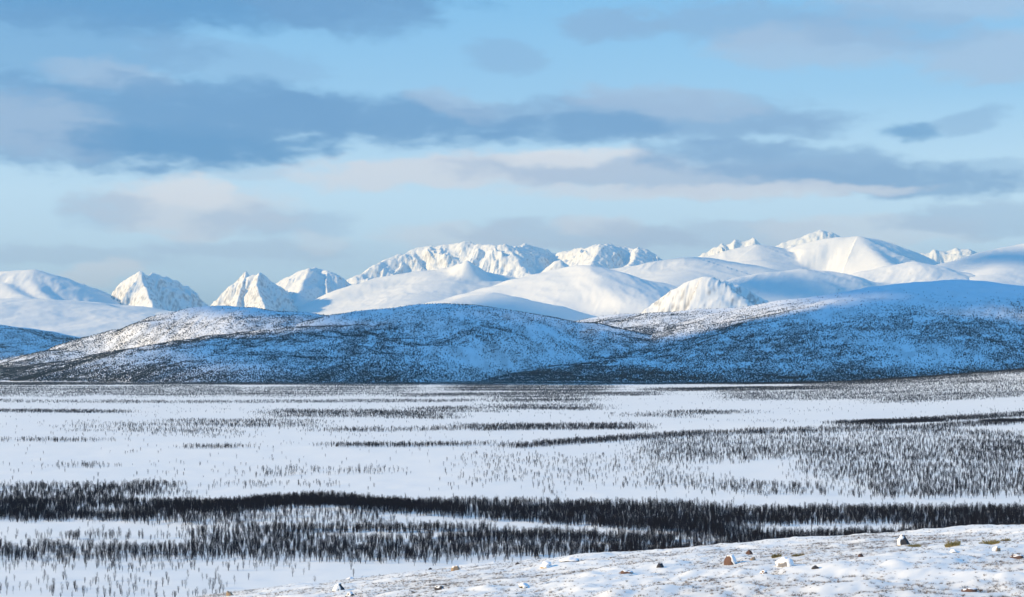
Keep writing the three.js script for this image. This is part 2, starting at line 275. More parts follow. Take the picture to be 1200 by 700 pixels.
const hillColour = (x, d, h) => { const k = smooth(0.05, 0.35, fbm(x / 70, d / 160, 5, 0.6) + 0.12) * smooth(420, 240, h + 60 * noise(x / 300, d / 300)) * 0.3, m = 1 + 0.04 * noise(x / 40, d / 60); return [mix(0.84 * m, 0.12, k), mix(0.86 * m, 0.115, k), mix(0.88 * m, 0.115, k)]; };
range('hill', 240, steps(8500, 12900, 80), -420, 560, hillL, hillColour);
range('hill', 430, steps(6400, 11200, 150), -330, 860, hill1, hillColour);
range('hill', 500, steps(6000, 10600, 140), -80, 1330, hill2, hillColour);
range('hill', 480, steps(6200, 12600, 150), 60, 1460, hill3, hillColour);
range('hill', 430, steps(5800, 11000, 150), 420, 1600, hill4, hillColour);
const hillHeight = (() => {                          // looked up in a survey grid
  const N = 560, M = 300, t0 = -0.36, t1 = 0.36, d0 = 5900, d1 = 11200, g = new Float32Array((N + 1) * (M + 1));
  for (let j = 0; j <= M; j++) for (let i = 0; i <= N; i++) { const d = mix(d0, d1, j / M), x = mix(t0, t1, i / N) * d; g[j * (N + 1) + i] = Math.max(hillL(x, d), hill1(x, d), hill2(x, d), hill3(x, d), hill4(x, d)); }
  return (x, d) => { const u = clamp(((x / d - t0) / (t1 - t0)) * N, 0, N - 0.001), v = clamp(((d - d0) / (d1 - d0)) * M, 0, M - 0.001), i = u | 0, j = v | 0, a = u - i, b = v - j, o = j * (N + 1) + i; return mix(mix(g[o], g[o + 1], a), mix(g[o + N + 1], g[o + N + 2], a), b); };
})();

// ---------------------------------------------------------------- the valley floor
function valley(x, d) {
  const roll = 2.2 * fbm(x / 420, d / 260, 3) + 0.7 * fbm(x / 60, d / 35, 3) + 0.22 * fbm(x / 14 + 0.3 * noise(x / 40, d / 40), d / 30, 3);
  const bump = (cx, cd, sx, sd, h) => h * Math.exp(-(((x - cx) / sx) ** 2) - ((d - cd) / sd) ** 2);
  return roll * smooth(350, 700, d) + bump(1700, 4300, 750, 1500, 78) + bump(520, 1950, 320, 160, 7) + bump(-90, 860, 60, 45, 3) - 4 * smooth(3000, 9000, d);
}
{
  const colour = (x, d) => { const m = 1 + 0.02 * fbm(x / 30, d / 12, 4); return [0.89 * m, 0.88 * m, 0.83 * m]; };
  put(new THREE.Mesh(sheet(390, [...geometric(180, 3000, 250), ...geometric(3020, 9000, 120), 14000, 22000, 40000, 70000, 110000], valley, colour, -0.62, 0.62), MAT.snow), 'valley_floor', { kind: 'structure' });
}

// ---------------------------------------------------------------- birches
function birch(seed, { height = 5.5, stems = 3, spread = 0.2, branches = 12, twigs = 5, thick = 1 } = {}) {
  const r = rng(seed), trunk = [], crown = [], V = (x, y, z) => new THREE.Vector3(x, y, z);
  const stick = (list, a, b, wa, wb, sides) => {                       // a tapered stick
    const dir = b.clone().sub(a).normalize(), u = dir.clone().cross(Math.abs(dir.y) > 0.9 ? V(1, 0, 0) : V(0, 1, 0)).normalize(), w = dir.clone().cross(u);
    const ring = (p, q) => Array.from({ length: sides }, (_, k) => { const t = (k / sides) * 6.2832; return p.clone().addScaledVector(u, Math.cos(t) * q).addScaledVector(w, Math.sin(t) * q); });
    const A = ring(a, wa), B = ring(b, wb);
    for (let k = 0; k < sides; k++) { const m = (k + 1) % sides; list.push(A[k], A[m], B[m]); if (wb > 0.002) list.push(A[k], B[m], B[k]); }
  };
  for (let s = 0; s < stems; s++) {
    const a = (s / stems) * 6.2832 + r() * 1.2, H = height * (0.78 + 0.22 * r()), lean = spread * (0.4 + r()), pts = [V(0.08 * Math.cos(a), -0.3, 0.08 * Math.sin(a))];
    for (let k = 1; k <= 4; k++) { const f = k / 4; pts.push(V(Math.cos(a) * lean * H * f * (1.15 - 0.35 * f) + (r() - 0.5) * 0.22, H * f, Math.sin(a) * lean * H * f * (1.15 - 0.35 * f) + (r() - 0.5) * 0.22)); }
    const wide = (f) => thick * (0.075 * (1 - f) + 0.012);
    for (let k = 0; k < 4; k++) stick(trunk, pts[k], pts[k + 1], wide(k / 4), wide((k + 1) / 4), 5);
    for (let b = 0; b < branches; b++) {
      const f = 0.22 + 0.76 * ((b + r()) / branches), at = pts[Math.min(3, Math.floor(f * 4))].clone().lerp(pts[Math.min(4, Math.floor(f * 4) + 1)], (f * 4) % 1);
      const t = r() * 6.2832, L = height * 0.27 * (1.15 - 0.75 * f) * (0.7 + 0.6 * r()), up = 0.65 + 0.6 * r(), end = at.clone().add(V(Math.cos(t) * L * 0.72, L * up, Math.sin(t) * L * 0.72));
      stick(crown, at, end, thick * 0.026, thick * 0.008, 3);
      for (let w = 0; w < twigs; w++) {
        const g = 0.2 + 0.8 * r(), p = at.clone().lerp(end, g), z = r() * 6.2832, l = 0.35 + 0.5 * r(), q = p.clone().add(V(Math.cos(z) * l * 0.55, l * (0.35 + 0.6 * r()), Math.sin(z) * l * 0.55));
        stick(crown, p, q, thick * 0.018, 0.001, 3);
      }
    }
  }
  const build = (list, shade) => { const g = new THREE.BufferGeometry().setFromPoints(list), c = new Float32Array(list.length * 3), q = rng(seed + 5); for (let i = 0; i < list.length; i += 3) { const m = 0.8 + 0.4 * q(); for (let k = 0; k < 9; k++) c[i * 3 + k] = shade[k % 3] * m; } g.setAttribute('color', new THREE.BufferAttribute(c, 3)); g.computeVertexNormals(); return g; };
  return { trunk: build(trunk, [0.03, 0.03, 0.038]), crown: build(crown, [0.016, 0.0165, 0.024]) };
}
const BIRCH = [birch(1), birch(2, { stems: 4, spread: 0.16, height: 5.8 }), birch(3, { stems: 2, spread: 0.14, height: 6.2, branches: 16 }), birch(4, { stems: 5, spread: 0.24, height: 4.8, branches: 9 }), birch(5, { stems: 1, spread: 0.05, height: 5.6, branches: 26, twigs: 7 })];
const WHOLE = BIRCH.map((b) => mergeGeometries([b.trunk, b.crown]));
// belts of trees: line of columns and rows (of the trees' feet), half depth in rows, cover 0..3, how broken
const belts = [
  // near woods
  [[[-60, 577], [100, 577], [190, 574]], 7, 0.9, 0.5], [[[-60, 598], [40, 598], [90, 600]], 11, 2.6, 0.3], [[[80, 590], [130, 591], [190, 594]], 5, 2.0, 0.3], [[[70, 605], [140, 607], [200, 607]], 4, 2.2, 0.3],
  [[[170, 596], [250, 596], [290, 594], [330, 590], [380, 588], [420, 591], [480, 597], [550, 601]], 6, 2.8, 0.2], [[[180, 606], [240, 606], [290, 604]], 8, 1.5, 0.4],
  [[[300, 603], [380, 607], [440, 609]], 9, 0.8, 0.5], [[[270, 614], [310, 618]], 6, 0.9, 0.5], [[[310, 622], [420, 622], [560, 621]], 2.5, 2.4, 0.3],
  [[[-60, 648], [60, 648], [180, 650], [260, 648], [330, 650]], 8, 1.0, 0.55], [[[40, 630], [120, 630], [210, 631]], 2, 0.6, 0.7], [[[240, 633], [330, 640], [420, 645], [520, 646]], 13, 1.15, 0.5],
  [[[420, 597], [520, 596], [640, 597], [760, 598], [830, 601]], 7, 1.5, 0.35], [[[560, 602], [640, 607], [720, 614], [800, 619], [860, 623]], 6, 2.8, 0.25], [[[640, 600], [760, 606], [900, 607], [1040, 606], [1180, 606], [1300, 604]], 8, 2.3, 0.35],
  [[[500, 634], [600, 629], [700, 631], [800, 640]], 4, 2.2, 0.3], [[[480, 645], [600, 643], [720, 645], [820, 645]], 9, 1.25, 0.5], [[[540, 655], [620, 652]], 6, 0.6, 0.7], [[[700, 633], [800, 631], [860, 632]], 6, 1.4, 0.5],
  [[[840, 634], [950, 633], [1060, 632], [1200, 628], [1300, 626]], 6, 2.5, 0.3], [[[1090, 618], [1150, 617], [1300, 615]], 6, 2.1, 0.35],
  [[[700, 652], [860, 648], [1000, 645], [1200, 640]], 8, 2.0, 0.4],
  [[[-60, 664], [120, 664], [330, 662]], 6, 0.2, 0.8], [[[-60, 690], [60, 688], [250, 694]], 10, 0.16, 0.8],
  // open mires between
  [[[-60, 482], [130, 483]], 1.5, 1.1, 0.5], [[[-60, 516], [110, 517]], 1.5, 0.9, 0.5], [[[90, 500], [270, 505]], 7, 0.28, 0.8], [[[210, 495], [310, 495]], 2, 0.6, 0.6], [[[235, 525], [285, 524]], 1.5, 0.9, 0.5], [[[80, 547], [108, 547]], 2, 0.5, 0.7],
  [[[-60, 470], [200, 472], [560, 470]], 1.5, 0.5, 0.7], [[[330, 486], [430, 485], [515, 488]], 4, 0.9, 0.5], [[[245, 497], [355, 497]], 4, 0.7, 0.6], [[[385, 505], [545, 503]], 2, 0.7, 0.6], [[[398, 523], [480, 523], [560, 521]], 1.5, 1.3, 0.4],
  [[[290, 555], [450, 552]], 4, 0.3, 0.7], [[[270, 568], [390, 569]], 3, 0.2, 0.8], [[[585, 478], [685, 478]], 3, 0.9, 0.5], [[[590, 466], [680, 466]], 6, 0.75, 0.5], [[[490, 481], [570, 481]], 3, 0.6, 0.6],
  [[[555, 502], [650, 501], [735, 501]], 3, 1.5, 0.4], [[[610, 523], [700, 517], [800, 510], [950, 505], [1060, 503], [1210, 494], [1300, 488]], 2.5, 1.9, 0.3], [[[1000, 498], [1100, 492], [1210, 486], [1300, 482]], 2.5, 1.9, 0.3],
  [[[1060, 504], [1200, 512], [1300, 515]], 3, 1.3, 0.4], [[[560, 548], [700, 552], [800, 555]], 17, 0.2, 0.7], [[[760, 528], [900, 524], [1060, 522], [1300, 525]], 15, 0.48, 0.5], [[[950, 545], [1100, 548], [1300, 550]], 17, 0.6, 0.5], [[[1120, 530], [1300, 535]], 13, 0.9, 0.5], [[[1010, 572], [1150, 572], [1300, 570]], 11, 0.65, 0.5],
  [[[750, 562], [840, 566]], 7, 0.35, 0.6], [[[840, 573], [960, 575]], 6, 0.45, 0.6], [[[800, 484], [862, 484]], 2, 0.9, 0.5], [[[745, 487], [792, 488]], 2, 0.7, 0.6], [[[640, 560], [760, 568]], 8, 0.12, 0.8],
  // far edge of the plain and the low rise
  [[[-60, 450], [300, 450], [600, 449.5], [900, 449], [1300, 447]], 1.6, 1.5, 0.5], [[[-60, 458], [150, 459], [330, 459], [480, 456]], 6, 0.5, 0.7], [[[540, 454], [640, 456], [700, 455]], 4, 1.0, 0.5], [[[480, 464], [620, 462], [760, 462]], 2, 0.8, 0.6],
  [[[780, 457], [900, 456], [1000, 455]], 2, 1.6, 0.4], [[[860, 464], [960, 464], [1060, 464]], 5, 0.7, 0.5], [[[960, 452], [1080, 452], [1300, 444]], 13, 0.75, 0.6], [[[1000, 448], [1100, 442], [1200, 434], [1320, 424]], 3.5, 1.6, 0.4], [[[1040, 468], [1200, 460], [1300, 455]], 5, 0.9, 0.5],
];
for (const b of belts) { b.x0 = b[0][0][0]; b.x1 = b[0][b[0].length - 1][0]; b.y0 = Math.min(...b[0].map((p) => p[1])) - b[1] * 1.5; b.y1 = Math.max(...b[0].map((p) => p[1])) + b[1] * 1.5; }
function cover(px, py, x, d) {
  let t = 0;
  for (const b of belts) {
    if (py < b.y0 || py > b.y1 || px < b.x0 - 60 || px > b.x1 + 60) continue;
    const L = b[0]; let i = 0; while (i < L.length - 2 && px > L[i + 1][0]) i++;
    const u = clamp((px - L[i][0]) / (L[i + 1][0] - L[i][0])), mid = mix(L[i][1], L[i + 1][1], u), end = Math.min(smooth(b.x0 - 50, b.x0 + 30, px), smooth(b.x1 + 50, b.x1 - 30, px));
    t = Math.max(t, b[2] * end * smooth(1.35, 0.75, Math.abs(py - mid) / b[1] + 0.5 * b[3] * noise(px / 60, py / 6)) * clamp(1 + b[3] * 1.6 * fbm(px / 45 + 3, py / (3 + b[1] * 0.4), 3)));
  }
  return t;
}
{
  const r = rng(2024), spots = [];
  for (let row = 434; row < 715; row += 1) {
    // feet at this row would stand this far off on level ground
    const d0 = EYE / ((row + 0.5 - HORIZON) / LENS), hpx = (5.2 * LENS) / d0, area = Math.max(0.06, hpx * hpx * 0.02), most = 3.4, tries = (most / area) * 1340;
    for (let k = 0, n = Math.floor(tries + r()); k < n; k++) {
      const px = -70 + 1340 * r(), q = row + r(), d = EYE / ((q - HORIZON) / LENS), x = bearing(px) * d, s = r();
      if (d > 8200) continue;
      const h = valley(x, d);
      if (d > 6000 && hillHeight(x, d) > h - 2) continue;
      const py = HORIZON - ((h - EYE) / d) * LENS;
      const want = cover(px, py, x, d) + 0.006 + 0.05 * smooth(0.1, 0.5, fbm(px / 120, py / 9, 3));
      if (s * most < want) spots.push({ x, d, h, size: (0.34 + 0.36 * r()) * (want < 0.25 ? 0.85 : 1), turn: r() * 6.2832, kind: (r() * 5) | 0, py, px, want });
    }
  }
  // the ones that show largest stand as trees of their own, the rest make up the wood
  const open = (s) => s.px > 0 && s.px < 1200 && s.py < 700 && s.py < 708 - 0.115 * Math.max(0, s.px - 230) - (s.px > 500 ? 12 : 0);
  const seen = spots.filter(open).sort((a, b) => (b.size / b.d) * (b.want < 0.35 ? 1.5 : 1) - (a.size / a.d) * (a.want < 0.35 ? 1.5 : 1)).slice(0, 300), own = new Set(seen);
  for (const s of seen) {
    const o = new THREE.Group(), t = new THREE.Mesh(BIRCH[s.kind].trunk, MAT.bark), c = new THREE.Mesh(BIRCH[s.kind].crown, MAT.bark);
    t.name = 'trunk'; c.name = 'crown'; o.add(t, c);
    o.position.set(s.x, s.h, -s.d); o.rotation.y = s.turn; o.scale.setScalar(s.size);
    const kind = s.want < 0.25 ? 0 : s.want < 0.9 ? 1 : 2;
    put(o, 'birch_tree', { label: ['small bare birch standing apart on the open snow before the nearest wood', 'bare birch in the thin stand at the edge of the nearest wood', 'bare dark birch in the thick of the nearest wood beyond the stony slope'][kind], category: 'tree', group: ['lone birches on the open snow', 'birches of the thin stands', 'birches of the nearest thick belt'][kind] });
  }
  const rest = spots.filter((s) => !own.has(s)), wood = new THREE.Group(), M = new THREE.Matrix4(), Q = new THREE.Quaternion(), Y = new THREE.Vector3(0, 1, 0), C = new THREE.Color();
  for (let k = 0; k < 5; k++) {
    const mine = rest.filter((s) => s.kind === k), im = new THREE.InstancedMesh(WHOLE[k], MAT.bark, mine.length);
    mine.forEach((s, i) => { const fat = s.d > 2500 ? 1.15 : 1; M.compose(new THREE.Vector3(s.x, s.h, -s.d), Q.setFromAxisAngle(Y, s.turn), new THREE.Vector3(s.size * fat, s.size, s.size * fat)); im.setMatrixAt(i, M); const v = 0.8 + 0.4 * ((i * 0.618) % 1); im.setColorAt(i, C.setRGB(v, v * 0.98, v)); });
    im.name = 'birch_stand'; wood.add(im);
  }
  put(wood, 'birch_wood', { kind: 'stuff', label: 'bare birch woods in dark belts across the snowy valley floor', category: 'wood' });
  console.log('valley trees', spots.length);
}

// ---------------------------------------------------------------- forest on the hills
{
  const r = rng(99), V = [];
  // a tuft of bare far-off birches: a ragged sheaf of upright blades
  for (let variant = 0; variant < 3; variant++) {
    const list = [], q = rng(400 + variant);
    for (let k = 0; k < 11; k++) {
      const a = q() * 6.2832, b = a + 1.2 + q() * 2, R = 1.6 * Math.sqrt(q()), x = Math.cos(a) * R, z = Math.sin(a) * R, h = 3.2 + 3 * q(), w = 0.5 + 0.5 * q(), l = 0.5 * (q() - 0.5);
      const dx = Math.cos(b) * w, dz = Math.sin(b) * w;
      list.push(new THREE.Vector3(x - dx * 0.3, 0, z - dz * 0.3), new THREE.Vector3(x + dx * 0.3, 0, z + dz * 0.3), new THREE.Vector3(x + dx + l, h * 0.6, z + dz));
      list.push(new THREE.Vector3(x - dx * 0.3, 0, z - dz * 0.3), new THREE.Vector3(x + dx + l, h * 0.6, z + dz), new THREE.Vector3(x + l, h, z));
      list.push(new THREE.Vector3(x - dx * 0.3, 0, z - dz * 0.3), new THREE.Vector3(x + l, h, z), new THREE.Vector3(x - dx + l, h * 0.55, z - dz));
    }
    const g = new THREE.BufferGeometry().setFromPoints(list); g.computeVertexNormals(); V.push(g);
  }
  const mat = new THREE.MeshPhysicalMaterial({ color: new THREE.Color().setRGB(0.024, 0.024, 0.03), roughness: 1, specularIntensity: 0.15 }), spots = [[], [], []];
  for (let k = 0; k < 1100000; k++) {
    const d = 6300 + 4600 * r(), t = bearing(-60 + 1320 * r()), x = t * d, s = r(), v = (r() * 3) | 0, turn = r() * 6.2832, size = 0.42 + 0.5 * r();
    const h = hillHeight(x, d); if (h < valley(x, d) + 1) continue;
    const line = 250 + 70 * fbm(x / 500, d / 500, 3), up = smooth(line + 110, line - 60, h), patch = clamp(0.6 + 1.5 * fbm(x / 420 + 2, d / 520, 4, 0.6)) * clamp(0.7 + 0.8 * noise(x / 60, d / 110)) * 1.15 + 0.8 * smooth(75, 15, h + 25 * fbm(x / 260, d / 260, 3));
    if (s < up * patch * 0.62 + 0.01 * smooth(420, 330, h)) spots[v].push([x, h - 0.3, -d, turn, size]);
  }
  const forest = new THREE.Group(), M = new THREE.Matrix4(), Q = new THREE.Quaternion(), Y = new THREE.Vector3(0, 1, 0);
  spots.forEach((list, v) => {
    const im = new THREE.InstancedMesh(V[v], mat, list.length);
    list.forEach(([x, y, z, a, s], i) => im.setMatrixAt(i, M.compose(new THREE.Vector3(x, y, z), Q.setFromAxisAngle(Y, a), new THREE.Vector3(s, s * 0.9, s))));
    im.name = 'forest_stand'; forest.add(im);
  });
  put(forest, 'hill_forest', { kind: 'stuff', label: 'thin dark birch forest covering the lower slopes of the hills', category: 'forest' });
  console.log('hill trees', spots.map((l) => l.length));
}

// ---------------------------------------------------------------- the stony slope we stand on
const NEAR_UP = 1.7;
function slopeBase(x, d) { const t = x / Math.max(d, 3); return EYE - NEAR_UP + 0.0911 * x - 0.0315 * d - 0.00084 * d * d + 0.012 * d * (0.35 - (t - 0.02) * (t - 0.02) * 12) * 0.55; }
const streaks = (x, d) => fbm(x / 2.6 + 4, d / 4.5, 4, 0.55);
const mounds = [];
function slope(x, d) {
  const n = streaks(x, d), near = smooth(120, 60, d);
  let y = slopeBase(x, d) + near * (0.09 * fbm(x / 3.1, d / 4, 3) + 0.07 * smooth(0.0, 0.5, n) + 0.035 * fbm(x / 0.7, d / 0.9, 4, 0.6) + 0.014 * noise(x / 0.17, d / 0.2)) + (1 - near) * 0.6 * noise(x / 25, d / 25);
  for (const [mx, md, R, h] of mounds) { const q = ((x - mx) / R) ** 2 + ((d - md) / (R * 1.1)) ** 2; if (q < 4) y += h * Math.exp(-q * 1.6); }
  return y;
}
// where a line of sight meets the slope
function onSlope(px, py) {
  const t = bearing(px), e = rise(py); let best = null, gap = 1e9;
  for (let d = 9; d < 70; d += 0.05) { const g = Math.abs((slope(t * d, d) - EYE) / d - e); if (g < gap - 1e-6) { gap = g; best = d; } if (g > gap + 0.004) break; }
  return new THREE.Vector3(t * best, slope(t * best, best), -best);
}
for (const [px, py, w, h] of [[1046, 662, 24, 0.16], [1078, 668, 14, 0.05], [895, 676, 34, 0.1], [985, 690, 60, 0.12], [770, 690, 50, 0.1], [600, 680, 40, 0.07], [690, 672, 34, 0.06], [1140, 684, 26, 0.1], [1015, 684, 40, 0.1], [720, 696, 40, 0.12], [465, 694, 30, 0.08], [640, 662, 22, 0.08], [284, 694, 14, 0.12], [980, 640, 30, 0.1], [1180, 674, 40, 0.08], [875, 689, 36, 0.1], [1010, 634, 26, 0.1], [760, 652, 30, 0.06], [400, 699, 24, 0.07]]) {
  const p = onSlope(px, py); mounds.push([p.x, -p.z, ((w * 0.75) * -p.z) / LENS, h * 0.5]);
}
{
  const colour = (x, d, h, steep) => {
    const n = streaks(x, d), heath = smooth(0.12, -0.22, n + 0.25 * fbm(x / 0.5, d / 1.1, 3)) * smooth(-0.35, 0.25, fbm(x / 0.16, d / 0.22, 3) + 0.1);
    let m = 0; for (const q of mounds) m = Math.max(m, Math.exp(-(((x - q[0]) / q[2]) ** 2) - ((d - q[1]) / q[2]) ** 2));
    const k = 0.17 * heath * (1 - m), g = 1 + 0.035 * noise(x / 0.09, d / 0.1);
    return [mix(0.885 * g, 0.30, k), mix(0.875 * g, 0.26, k), mix(0.83 * g, 0.23, k)];
  };
  put(new THREE.Mesh(sheet(480, [...geometric(3, 14, 40), ...steps(14.1, 62, 310), ...geometric(62.5, 330, 60)], slope, colour, -0.42, 0.46), MAT.snow), 'stony_slope', { kind: 'structure' });
}

// ---------------------------------------------------------------- stones on the slope
function stone(seed, w, h, depth, { point = 0, lump = 0.28 } = {}) {
  const g = mergeVertices(new THREE.IcosahedronGeometry(1, 4).deleteAttribute('uv').deleteAttribute('normal')), p = g.attributes.position, r = rng(seed), cuts = [], v = new THREE.Vector3();
  for (let k = 0; k < 9; k++) cuts.push([new THREE.Vector3(r() * 2 - 1, r() * 1.6 - 0.5, r() * 2 - 1).normalize(), 0.55 + 0.3 * r()]);
  for (let i = 0; i < p.count; i++) {
    v.fromBufferAttribute(p, i);
    for (const [n, q] of cuts) { const o = v.dot(n) - q; if (o > 0) v.addScaledVector(n, -o * 0.92); }
    v.multiplyScalar(1 + lump * 0.35 * noise(v.x * 1.7 + seed, v.y * 1.7 + v.z) + 0.05 * noise(v.x * 6 + seed, v.z * 6 - v.y * 5));
    v.x += 0.16 * noise(v.y * 2.3 + seed, v.z * 2 + 4); v.y += 0.14 * noise(v.x * 2.1 - seed, v.z * 2.4);
    if (point) { const k = 1 - point * clamp(v.y + 0.1); v.x *= k; v.z *= k; }
    p.setXYZ(i, v.x * w * 0.62, v.y * h * 0.85 + h * 0.12, v.z * depth * 0.62);
  }
  g.computeVertexNormals();
  const c = new Float32Array(p.count * 3); for (let i = 0; i < p.count; i++) { const m = 0.8 + 0.5 * (0.5 + 0.5 * fbm(p.getX(i) / w * 6 + seed, (p.getY(i) + p.getZ(i)) / w * 6, 3)); c[i * 3] = c[i * 3 + 1] = c[i * 3 + 2] = m; }
  g.setAttribute('color', new THREE.BufferAttribute(c, 3));
  return g;
}
const ROCKS = { brown: std(0.11, 0.06, 0.045, 0.85, { vertexColors: true }), dark: std(0.035, 0.035, 0.042, 0.8, { vertexColors: true }), grey: std(0.2, 0.2, 0.215, 0.85, { vertexColors: true }), tan: std(0.30, 0.22, 0.15, 0.9, { vertexColors: true }) };
const CAP = std(0.87, 0.875, 0.885, 0.95, { vertexColors: true });
// column, row of the foot, width and height as seen, colour, snow (side -1 sun side .. 1, share), point, label
const stones = [
  [1058, 638, 13, 11, 'dark', [-0.6, 0.7], 0.35, 'pointed black stone with snow and tan lichen, standing beside the first yellow tuft'],
  [856, 660, 14, 10, 'brown', [0.55, 0.55], 0.12, 'reddish brown stone with a wedge of snow on one flank'],
  [918, 662, 17, 9, 'grey', [0.2, 0.9], 0.1, 'rounded grey stone almost covered by a snow cap'],
  [877, 649, 7, 5, 'brown', null, 0, 'small brown stone uphill of the reddish brown stone'],
  [881, 656, 6, 4, 'tan', null, 0, 'small tan stone between the reddish brown stone and the snow-capped grey one'],
  [894, 672, 8, 4, 'brown', [0, 0.6], 0, 'low brown stone on a snow hummock below the reddish brown stone'],
  [773, 664, 8, 5, 'dark', null, 0.2, 'small black stone on bare heath between hummocks'],
  [615, 688, 14, 5, 'dark', [-0.3, 0.8], 0, 'flat black slab sticking out from under a snow bank'],
  [505, 671, 9, 6, 'dark', null, 0.1, 'dark stone on the brow at the edge of the open snow'],
  [535, 669, 11, 7, 'tan', [0.1, 0.5], 0.1, 'orange tan stone next to the dark stone on the brow'],
  [577, 666, 9, 9, 'grey', [-0.2, 0.95], 0.5, 'upright pointed stone plastered white with snow on the brow'],
  [607, 662, 7, 4, 'dark', null, 0, 'small dark stone on the brow near the white pointed stone'],
  [668, 657, 20, 4, 'dark', [-0.2, 0.4], 0, 'long dark slab lying flat along the brow'],
  [640, 664, 16, 6, 'tan', [0, 0.9], 0, 'snow-covered tan boulder below the long dark slab'],
  [515, 690, 11, 5, 'dark', [0, 0.4], 0, 'dark stone with a brown streak of heath beside it'],
  [398, 691, 11, 9, 'dark', [-0.7, 0.8], 0.3, 'black stone half white with snow on its sunny face'],
  [411, 697, 8, 4, 'dark', [-0.4, 0.8], 0, 'little dark stone downhill of the half white stone'],
  [270, 698, 8, 7, 'tan', null, 0.2, 'tan stone at the very foot of the brow'],
  [488, 676, 12, 6, 'tan', [0, 0.7], 0, 'tan stone dusted with snow on the brow'],
  [411, 680, 8, 5, 'tan', [0, 0.7], 0, 'small snowy tan stone on the brow above the half white stone'],
  [1135, 692, 18, 4, 'brown', [0, 0.3], 0, 'long low brown stone on the near snow'],
  [1190, 654, 14, 5, 'brown', [0, 0.3], 0, 'low brown stone below the large yellow tuft'],
  [1166, 645, 9, 6, 'tan', [0, 0.7], 0.2, 'tan stone tipped with snow just below the large yellow tuft'],
  [733, 671, 15, 4, 'brown', [0, 0.3], 0, 'low brown stone in the streaked heath'],
  [955, 666, 9, 4, 'dark', null, 0, 'low dark stone downhill of the snow-capped grey stone'],
  [1116, 646, 7, 4, 'grey', [0, 0.8], 0, 'little snowy stone below the second yellow tuft'],
  [1007, 652, 6, 4, 'brown', null, 0, 'little brown stone uphill of the big snow hummock'],
];
const toward = new THREE.Vector3();
stones.forEach(([px, py, w, h, tint, cap, point, label], n) => {
  const at = onSlope(px, py), k = -at.z / LENS, W = w * k, H = h * k * 1.15, D = W * 0.8, o = new THREE.Group();
  const g = stone(31 + n * 7, W, H, D, { point }), body = new THREE.Mesh(g, ROCKS[tint]); body.name = 'stone_body'; o.add(body);
  if (cap) {                                           // wind-packed snow lying on the stone: its own skin, a little proud
    const s = g.clone(), p = s.attributes.position, nm = s.attributes.normal.clone(), c = s.attributes.color;
    for (let i = 0; i < p.count; i++) {
      const side = nm.getX(i) * cap[0], q = nm.getY(i) * 0.75 + side + (cap[1] - 0.75) + 0.35 * noise(p.getX(i) / W * 4 + n, p.getZ(i) / W * 4), lift = smooth(0.1, 0.45, q) * H * 0.16 - H * 0.05;
      p.setXYZ(i, p.getX(i) + nm.getX(i) * lift, p.getY(i) + Math.max(0, nm.getY(i)) * lift, p.getZ(i) + nm.getZ(i) * lift); c.setXYZ(i, 1, 1, 1);
    }
    s.computeVertexNormals(); const m = new THREE.Mesh(s, CAP); m.name = 'snow_cap'; o.add(m);
  }
  o.position.copy(at); o.position.y -= H * 0.04; o.rotation.y = (n * 1.7) % 0.8 - 0.4;
  put(o, 'stone', { label, category: 'stone' });
});

